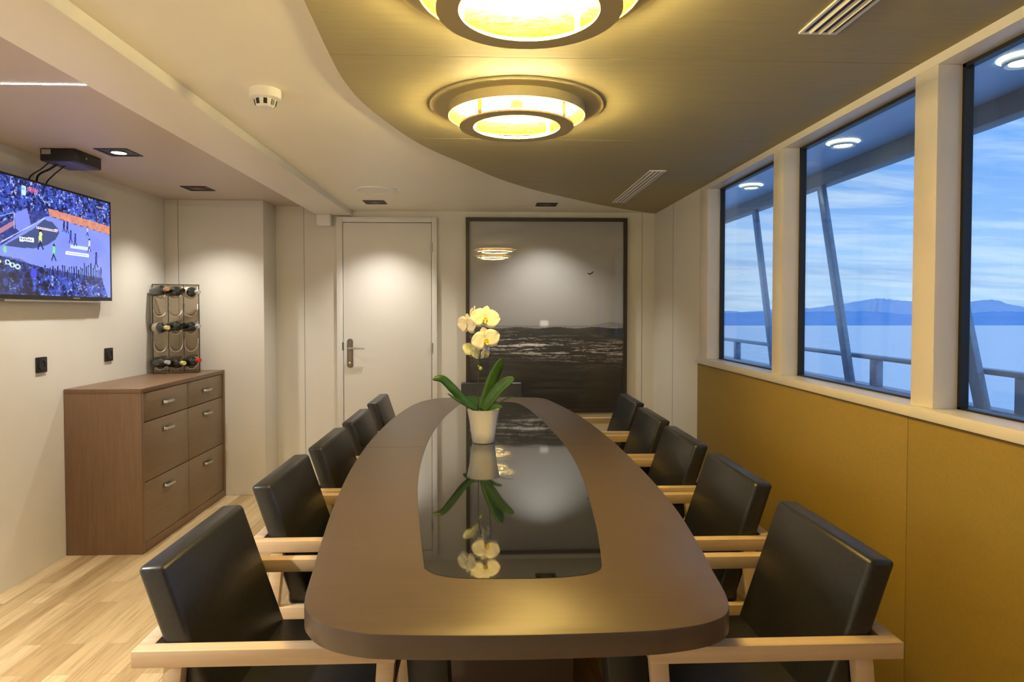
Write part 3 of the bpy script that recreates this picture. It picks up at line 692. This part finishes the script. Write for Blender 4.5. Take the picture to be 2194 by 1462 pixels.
# ---------------------------------------------------------------- table
L = [(-0.375, 1.373), (-0.400, 1.54), (-0.428, 1.739), (-0.473, 2.105), (-0.512, 2.583), (-0.528, 3.154), (-0.505, 3.78), (-0.446, 4.25), (-0.35, 4.47)]
R = [(0.384, 4.47), (0.446, 4.26), (0.53, 3.739), (0.577, 3.11), (0.589, 2.50), (0.577, 2.0), (0.545, 1.66), (0.524, 1.50), (0.506, 1.36)]
N_ = [(0.480, 1.282), (0.430, 1.242), (0.365, 1.222), (0.28, 1.211), (0.051, 1.206), (-0.17, 1.216), (-0.245, 1.230), (-0.308, 1.262), (-0.350, 1.310)]
F_ = [(-0.22, 4.53), (0.02, 4.545), (0.26, 4.52)]
outl = [(p.x, p.y) for p in smoothpath([(a, b, 0) for a, b in L+F_+R+N_], 6, True)]
th = thing('dining_table', 'long boat-shaped dark wood dining table with black glass inlay', 'table', (0.05, 2.9, 0))
tl = lambda pts: [(a-0.05, b-2.9) for a, b in pts]
MB().prism(tl(outl), 0.702, 0.750).build('tabletop', 'table', th, bevel=0.003, angle=30)
gl = [(-0.147, 4.25), (-0.195, 3.95), (-0.231, 3.64), (-0.259, 3.12), (-0.253, 2.612), (-0.225, 2.192), (-0.181, 1.823), (-0.146, 1.56), (-0.138, 1.525), (-0.110, 1.492), (-0.055, 1.470), (0.05, 1.463), (0.154, 1.464), (0.225, 1.478), (0.264, 1.508), (0.276, 1.56), (0.289, 1.66), (0.310, 1.86), (0.346, 2.35), (0.352, 2.833), (0.324, 3.344), (0.27, 3.90), (0.215, 4.20), (0.16, 4.285), (0.03, 4.32), (-0.10, 4.305)]
glc = [(p.x, p.y) for p in smoothpath([(a, b, 0) for a, b in gl], 6, True)]
gcx, gcy = 0.05, 2.9
grow = lambda pts, d: [(x+d*(x-gcx)/max(0.05, math.hypot(x-gcx, y-gcy)), y+d*(y-gcy)/max(0.05, math.hypot(x-gcx, y-gcy))) for x, y in pts]
MB().prism(tl(grow(glc, 0.0025)), 0.7495, 0.7503).build('inlay_joint', 'black', th, smooth=False)
o = MB().prism(tl(glc), 0.7496, 0.7508).build('glass_inlay', 'blackglass', th, smooth=False); o['label'] = 'mirror-like black glass strip down the middle'
o = MB().box(-0.60, -0.31, 0.0, 0.0015, 0.7497, 0.7503).build('tabletop_joint', 'seam', th, smooth=False)
o = MB().box(0.305, 0.53, 0.0, 0.0015, 0.7497, 0.7503).build('tabletop_joint', 'seam', th, smooth=False)
for (lx, ly) in ((-0.195, -1.42), (0.26, -1.42), (-0.195, 1.25), (0.26, 1.25)):
    x = lx-0.0
    MB().hexa([(x+0.012, ly, 0), (x+0.085, ly, 0), (x+0.085, ly+0.09, 0), (x+0.012, ly+0.09, 0)], [(x-0.045, ly, 0.702), (x+0.052, ly, 0.702), (x+0.052, ly+0.11, 0.702), (x-0.045, ly+0.11, 0.702)]).build('leg', 'black', th, bevel=0.003)
MB().box(-0.16, 0.22, -0.9, 0.9, 0.02, 0.702).build('pedestal', 'table', th, bevel=0.004)

# ---------------------------------------------------------------- chairs
def make_chair():
    th = thing('dining_armchair', 'chair', 'chair')
    w = 0.27; H0 = 0.635; ah = 0.036; at = 0.036; Lx = 0.55
    for s in (-1, 1):
        y0, y1 = (-w, -w+at) if s < 0 else (w-at, w)
        MB().box(0.0, Lx, y0, y1, H0-ah, H0).build('armrest', 'ash', th, bevel=0.002)
        # rear leg
        MB().hexa([(0.010, y0+0.004, 0), (0.042, y0+0.004, 0), (0.042, y1-0.004, 0), (0.010, y1-0.004, 0)], [(0.066, y0+0.002, H0-ah), (0.104, y0+0.002, H0-ah), (0.104, y1-0.002, H0-ah), (0.066, y1-0.002, H0-ah)]).build('leg', 'ash', th, bevel=0.002)
        # front leg: short upright, then raked back
        mb = MB()
        mb.hexa([(0.470, y0+0.004, 0), (0.500, y0+0.004, 0), (0.500, y1-0.004, 0), (0.470, y1-0.004, 0)], [(0.510, y0+0.002, H0-ah), (0.548, y0+0.002, H0-ah), (0.548, y1-0.002, H0-ah), (0.510, y1-0.002, H0-ah)])
        mb.build('leg', 'ash', th, bevel=0.002)
        MB().box(0.070, 0.505, y0+0.004, y1-0.004, 0.388, 0.426).build('seat_rail', 'ash', th, bevel=0.002)
    MB().box(0.0, 0.034, -w+at, w-at, H0-ah, H0).build('back_rail', 'ash', th, bevel=0.002)
    MB().box(0.470, 0.500, -w+at, w-at, 0.375, 0.413).build('front_rail', 'ash', th, bevel=0.002)
    # seat cushion
    hw = w-at-0.003
    MB().box(0.105, 0.520, -hw, hw, 0.415, 0.470).build('seat', 'leather', th, bevel=0.016, seg=4)
    # backrest: leaning block
    z0, z1 = 0.45, 0.800
    def fx(z): return 0.055+ (z-0.795)*(-0.34)   # front face x by height
    def bkx(z): return fx(z)-0.060
    hb = 0.232
    back = MB().hexa([(bkx(z0)+0.0, -hb, z0-0.01), (fx(z0), -hb, z0), (fx(z0), hb, z0), (bkx(z0), hb, z0-0.01)], [(bkx(z1), -hb, z1-0.004), (fx(z1), -hb, z1), (fx(z1), hb, z1), (bkx(z1), hb, z1-0.004)])
    o = back.build('backrest', 'leather', th, bevel=0.012, seg=3)
    # piping round the front face
    pts = []
    r = 0.012
    for (yy, zz) in ((-hb+0.006, z0+0.02), (-hb+0.006, z1-0.02), (-hb+0.012, z1-0.009), (-hb+0.024, z1-0.004), (hb-0.024, z1-0.004), (hb-0.012, z1-0.009), (hb-0.006, z1-0.02), (hb-0.006, z0+0.02)):
        pts.append((fx(zz)-0.008, yy, zz))
    MB().tube(pts, 0.0022, 6).build('piping', 'leather', o)
    return th
ch = make_chair()
left = [(-0.742, 1.667), (-0.730, 2.325), (-0.708, 2.90), (-0.700, 3.49), (-0.695, 4.15)]
right = [(0.898, 1.640), (0.908, 2.285), (0.905, 2.885), (0.915, 3.48), (0.935, 4.095)]
cl = ['black leather armchair nearest on the left side of the table', 'second black leather armchair from the front on the left side', 'third black leather armchair from the front, middle of the left row', 'fourth black leather armchair from the front on the left side', 'last black leather armchair of the left row, beside the door']
cr = ['black leather armchair nearest on the window side of the table', 'second black leather armchair from the front on the window side', 'third black leather armchair from the front, middle of the window side', 'fourth black leather armchair from the front on the window side', 'last black leather armchair of the window side, below the picture corner']
for i, (x, y) in enumerate(left):
    o = ch if i == 0 else copy_tree(ch); o.location = (x, y, 0); o.rotation_euler = (0, 0, 0)
    tag(o, cl[i], 'chair', 'black armchairs round the table')
for i, (x, y) in enumerate(right):
    o = copy_tree(ch); o.location = (x, y, 0); o.rotation_euler = (0, 0, PI); tag(o, cr[i], 'chair', 'black armchairs round the table')
o = copy_tree(ch); o.location = (0.048, 5.065, 0); o.rotation_euler = (0, 0, -PI/2); tag(o, 'black leather armchair at the far head of the table behind the orchid', 'chair', 'black armchairs round the table')

# ---------------------------------------------------------------- orchid
OX, OY, OZ = -0.010, 2.985, 0.7508
th = thing('potted_orchid', 'white orchid in a white ceramic pot on the glass inlay', 'orchid', (OX, OY, OZ))
MB().lathe([(0, 0.004), (0.045, 0.0), (0.050, 0.004), (0.056, 0.05), (0.064, 0.105), (0.0735, 0.150), (0.0745, 0.153), (0.0725, 0.153), (0.070, 0.148), (0.062, 0.125), (0, 0.125)], 56).build('pot', 'porcelain', th, angle=50)
MB().lathe([(0.0, 0.136), (0.05, 0.133), (0.064, 0.127)], 32).build('bark', 'bark', th)
def pz(px_, py_, dy=0.0):   # local coordinates on the plant's own plane from its measured outline
    s = (2.985+dy)/1420.0
    return Vector(((px_-1040)*s*1.0-OX+0.001, dy, 1.35-(py_-664)*s-OZ))
def leaf(pts, wd, name='leaf', mat='leaf', tw=0.0, roll=None, fold=0.25):
    P = smoothpath(pts, 7); n = len(P); mb = MB(); vs = []; fs = []
    for i, p in enumerate(P):
        t_ = i/(n-1); d = (P[min(i+1, n-1)]-P[max(i-1, 0)]).normalized()
        wv = wd*(0.35+0.65*math.sin(PI*min(1, t_*0.85+0.12))**0.8)*(1 if t_ < 0.72 else max(0.02, math.sqrt(max(0, 1-((t_-0.72)/0.28)**2))))
        side = roll.normalized() if roll is not None else d.cross(Vector((0, 1, 0))).normalized()
        side = (side-d*side.dot(d)).normalized(); nn = d.cross(side).normalized()
        for k_, (a, f_) in enumerate(((-1, 1), (-0.5, 0.35), (0, 0), (0.5, 0.35), (1, 1))): vs.append(p+side*a*wv+nn*f_*wv*fold)
    for i in range(n-1):
        for k_ in range(4): fs.append((i*5+k_, i*5+k_+1, i*5+5+k_+1, i*5+5+k_))
    mb.add(vs, fs); o = mb.build(name, mat, th, angle=70)
    m = o.modifiers.new('thick', 'SOLIDIFY'); m.thickness = 0.0022 if wd > 0.01 else 0.001
    return o
leaf([pz(1024, 879), pz(995, 858, -0.02), pz(970, 832, -0.05), pz(948, 812, -0.07), pz(926, 813, -0.09)], 0.021, roll=Vector((0.45, 0.45, 0.8)))
leaf([pz(1022, 880), pz(998, 868, -0.05), pz(978, 856, -0.09), pz(958, 843, -0.12)], 0.008, roll=Vector((0.1, 0.5, 0.5)))
leaf([pz(1034, 880), pz(1044, 850, 0.01), pz(1058, 812, 0.02), pz(1070, 785, 0.02), pz(1076, 768, 0.02)], 0.030, roll=Vector((1, 0.5, 0.2)))
leaf([pz(1033, 881, -0.02), pz(1050, 858, -0.04), pz(1070, 832, -0.06), pz(1088, 818, -0.08), pz(1101, 812, -0.09)], 0.026, roll=Vector((-0.5, 0.5, 1)))
leaf([pz(1040, 880), pz(1062, 868, 0.04), pz(1082, 857, 0.07), pz(1100, 850, 0.10)], 0.006, roll=Vector((0, 1, 0.3)))
leaf([pz(1036, 878), pz(1020, 862, 0.05), pz(1005, 855, 0.09), pz(990, 858, 0.12)], 0.022, roll=Vector((0, 0.4, 1)))
leaf([pz(1040, 881, -0.02), pz(1050, 876, -0.05), pz(1062, 872, -0.07), pz(1075, 873, -0.09)], 0.012, roll=Vector((0, 0.5, 0.6)))
MB().tube(smoothpath([pz(1024, 880), pz(1024, 840), pz(1024.5, 790), pz(1026, 770), pz(1032, 735, 0.01), pz(1036, 705, 0.012), pz(1022, 690, 0.015), pz(1008, 672, 0.01)], 6), 0.0020, 8).build('flower_stem', 'stem', th)
MB().tube(smoothpath([pz(1036, 878, 0.02), pz(1041, 840, 0.02), pz(1048, 800, 0.02), pz(1051, 745, 0.02), pz(1044, 700, 0.02)], 6), 0.0016, 8).build('flower_stem', 'stem', th)
MB().tube(smoothpath([pz(1018, 699, -0.004), pz(1028, 695, -0.012), pz(1040, 696, -0.012), pz(1050, 706, -0.006)], 6), 0.0028, 8).build('green_spur', 'leaf', th)
def petal(mb, c, direc, nrm, ln, wd, cup=0.15):
    d = direc.normalized(); s = d.cross(nrm).normalized(); n = 9; m = 7; vs = []; fs = []
    for i in range(n+1):
        t_ = i/n; wv = wd*(math.sin(PI*min(1, t_**0.75*0.97+0.02)))**0.62
        for k_ in range(m):
            a = -1+2*k_/(m-1)
            vs.append(c+d*ln*t_+s*a*wv+nrm*(cup*ln*(t_**2)*0.6+cup*wv*(a*a)*0.6-0.004*math.sin(t_*9+a*4)*0.5))
    for i in range(n):
        for k_ in range(m-1): fs.append((i*m+k_, i*m+k_+1, (i+1)*m+k_+1, (i+1)*m+k_))
    mb.add(vs, fs)
def flower(c, nrm, up, s, mat='petal', lip=True, roll=0.0):
    nrm = nrm.normalized(); upv = (up-nrm*up.dot(nrm)).normalized(); rt = upv.cross(nrm).normalized()
    mb = MB()
    def D(a): a = math.radians(a)+roll; return rt*math.cos(a)+upv*math.sin(a)
    for a in (90, 215, 325): petal(mb, c-nrm*0.002*s, D(a), nrm, 0.052*s, 0.021*s, 0.05)
    for a in (8, 172): petal(mb, c+nrm*0.002*s, D(a), nrm, 0.060*s, 0.036*s, 0.10)
    o = mb.build('flower', mat, th, angle=80); m_ = o.modifiers.new('thick', 'SOLIDIFY'); m_.thickness = 0.0008
    if lip:
        lb = MB()
        petal(lb, c+nrm*0.004*s, D(270)+nrm*0.7, nrm, 0.024*s, 0.010*s, 0.5)
        petal(lb, c+nrm*0.004*s, D(215)+nrm*1.2, nrm, 0.016*s, 0.007*s, 0.8); petal(lb, c+nrm*0.004*s, D(325)+nrm*1.2, nrm, 0.016*s, 0.007*s, 0.8)
        lb.tube([c, c+nrm*0.012*s+upv*0.004*s], [0.004*s, 0.003*s], 8)
        l2 = lb.build('flower_lip', 'lip', o, angle=80)
        l2.modifiers.new('thick', 'SOLIDIFY').thickness = 0.0008
    return o
upv = Vector((0, 0, 1))
flower(pz(1039, 683, -0.030), Vector((0.10, -1, 0.05)), upv, 1.12, roll=math.radians(-8))
flower(pz(1040, 728, -0.035), Vector((0.15, -1, -0.05)), upv, 1.10, roll=math.radians(14))
flower(pz(1001, 697, -0.02), Vector((-0.75, -0.75, -0.1)), Vector((0.35, 0, 1)), 1.0, lip=False, roll=math.radians(10))
flower(pz(1014, 676, 0.02), Vector((-0.95, 0.2, 0.1)), Vector((0.2, 0, 1)), 0.85, lip=False, roll=math.radians(5))
flower(pz(1012, 752, 0.02), Vector((-0.5, 0.8, -0.35)), Vector((-0.1, 0, 1)), 0.85, mat='petalgreen', lip=False, roll=math.radians(30))
flower(pz(1038, 757, -0.01), Vector((0.9, -0.45, -0.2)), upv, 0.72, mat='petal', roll=math.radians(0))
for (a, b, s) in ((1029, 790, 0.009), (1025, 785, 0.0045)):
    MB().lathe([(0, -1.1*s), (0.6*s, -0.8*s), (s, 0), (0.7*s, 0.8*s), (0, 1.2*s)], 16, c=pz(a, b)).build('bud', 'bud', th, angle=80)

# ---------------------------------------------------------------- outside: side deck, bulwark, rail, overhang
struct('side_deck', MB().box(1.46, 2.52, -3, 9.5, -0.12, -0.02), 'deck', 'side deck walkway outside the windows', 'deck')
o = MB().box(2.38, 2.46, -3, 9.5, -0.02, 0.862).build('bulwark', 'extwhite', bevel=0.004); tag(o, 'white bulwark along the side deck outside the windows', 'bulwark', kind='structure')
th = thing('deck_railing', 'grey metal handrail on posts along the bulwark outside the windows', 'railing', (2.42, 3.0, 0.862))
mb = MB().box(-0.030, 0.030, -6, 6.5, 0.178, 0.205); mb.build('handrail', 'extsteel', th, bevel=0.006)
MB().box(-0.045, 0.045, -6, 6.5, 0.0, 0.018).build('cap_rail', 'extsteel', th, bevel=0.003)
for k_ in range(-4, 6):
    y = 2.87+1.135*k_-3.0
    MB().box(-0.022, 0.022, y-0.035, y+0.035, 0.018, 0.178).build('post', 'extsteel', th, bevel=0.002)
# overhang
struct('deck_overhang', MB().box(1.425, 2.33, -3, 9.5, 2.315, 2.40), 'extceil', 'overhang ceiling above the side deck', 'overhang')
struct('overhang_fascia', MB().box(2.33, 2.42, -3, 9.5, 2.215, 2.42), 'extgrey', 'dark fascia beam along the edge of the overhang', 'fascia', bevel=0.004)
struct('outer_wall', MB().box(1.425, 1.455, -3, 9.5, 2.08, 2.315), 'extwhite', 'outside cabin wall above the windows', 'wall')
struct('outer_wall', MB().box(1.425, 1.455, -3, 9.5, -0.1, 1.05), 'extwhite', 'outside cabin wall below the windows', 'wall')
sl = ['slanted metal strut outside the farthest window', 'slanted metal strut outside the middle window', 'slanted metal strut outside the window at the right edge']
for k_ in range(5):
    yb = 5.303-1.141*k_; yt = yb+0.42
    d = Vector((2.355, yt, 2.215))-Vector((2.355, yb, 0.82)); Ls = d.length
    m = Matrix.Translation((2.355, yb, 0.82)) @ Matrix.Rotation(-math.atan2(yt-yb, 1.395), 4, 'X')
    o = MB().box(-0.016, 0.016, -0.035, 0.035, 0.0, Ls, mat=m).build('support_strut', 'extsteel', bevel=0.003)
    tag(o, (sl+['slanted strut outside beside the viewpoint', 'slanted strut outside behind the viewpoint'])[k_], 'strut', group='slanted struts carrying the overhang')
M['decklamp'] = emis('warm_white_deck_lamp', (1.0, 0.93, 0.55), 5.0)
dl = ['round deck downlight seen through the farthest window', 'round deck downlight seen through the middle window', 'round deck downlight seen through the window at the right edge', 'round deck downlight beside the viewpoint']
for k_, y in enumerate((5.09, 3.765, 2.48, 1.17)):
    th = thing('deck_downlight', dl[k_], 'downlight', (2.06, y, 2.315), group='round downlights in the deck overhang')
    MB().lathe([(0.050, 0), (0.050, -0.020), (0.064, -0.026), (0.070, -0.020), (0.074, 0)], 40).build('rim', 'extwhite', th)
    MB().lathe([(0.0, -0.012), (0.050, -0.012)], 32).build('diffuser', 'decklamp', th)
    MB().lathe([(0.075, -0.002), (0.088, -0.002), (0.088, -0.0005), (0.075, -0.0005)], 40, closed=True).build('glow_ring', 'decklamp', th)
    MB().lathe([(0.0, -0.005), (0.05, -0.005), (0.052, 0)], 24).build('bezel', 'extwhite', th)
th = thing('deck_speaker', 'flat round speaker in the deck overhang outside the middle window', 'speaker', (2.12, 4.36, 2.315))
MB().lathe([(0.0, -0.004), (0.085, -0.005), (0.10, 0)], 40).build('grille', 'extwhite', th)

# sea and mountains; the ship trims about 1.35 degrees so the sea plane tilts in the ship's own frame
TL = math.tan(math.radians(1.36))
x0, x1, y0, y1 = 2.6, 30000, -400, 30000
MB().add([(x0, y0, -2.6-y0*TL), (x1, y0, -2.6-y0*TL), (x1, y1, -2.6-y1*TL), (x0, y1, -2.6-y1*TL)], [(0, 1, 2, 3)])
o = MB().add([(x0, y0, -2.6-y0*TL), (x1, y0, -2.6-y0*TL), (x1, y1, -2.6-y1*TL), (x0, y1, -2.6-y1*TL)], [(0, 1, 2, 3)]).build('sea', 'sea', smooth=False)
tag(o, 'calm pale blue sea reaching the horizon', 'sea', kind='structure')
def ridge(pts, R_, name, mat, label, seed):
    rr = random.Random(seed)
    P = smoothpath([(a, e_*1.0, 0) for a, e_ in pts], 8); mb = MB(); vs = []; fs = []
    for i, p in enumerate(P):
        a = math.radians(p.x); el_ = p.y+rr.uniform(-0.0003, 0.0003)
        dx, dy = math.sin(a), math.cos(a)
        top = 1.35+R_*(el_+rr.uniform(-0.0005, 0.0005))
        def base(r): return -2.6-r*dy*TL-2
        rows = [(R_*0.90, base(R_*0.90)), (R_*0.94, base(R_*0.94)+(top-base(R_*0.94))*0.40*rr.uniform(0.85, 1.1)), (R_*0.975, base(R_)+(top-base(R_))*0.78*rr.uniform(0.95, 1.05)), (R_, top), (R_*1.04, base(R_)+(top-base(R_))*0.6), (R_*1.1, base(R_*1.1))]
        vs += [(r*dx, r*dy, z) for r, z in rows]
    n = 6
    for i in range(len(P)-1):
        for k_ in range(n-1): fs.append((i*n+k_, i*n+n+k_, i*n+n+k_+1, i*n+k_+1))
    mb.add(vs, fs); o = mb.build(name, mat, smooth=True, angle=80); tag(o, label, 'mountain'); return o
far = [(14, -0.004), (19.73, -0.002), (21.8, -0.0027), (25.2, 0.0022), (26.65, 0.0026), (28.62, 0.0076), (30.53, 0.0136), (31.31, 0.0148), (32.68, 0.0121), (34.74, 0.0083), (36.43, 0.0093), (38.18, 0.012), (39.62, 0.005), (43, -0.006), (50, 0.004), (60, -0.01)]
near = [(12, -0.0072), (18.14, -0.0068), (19.73, -0.0054), (21.8, -0.0033), (25.71, -0.0026), (28.63, -0.0019), (30.85, -0.0022), (33.26, -0.0058), (36.44, -0.0041), (38.33, -0.0023), (39.98, -0.0028), (43, -0.0065), (50, -0.004), (62, -0.009)]
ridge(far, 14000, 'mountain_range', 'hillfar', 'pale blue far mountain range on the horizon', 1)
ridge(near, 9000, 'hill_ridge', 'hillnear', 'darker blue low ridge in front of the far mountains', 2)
bpy.context.view_layer.update()
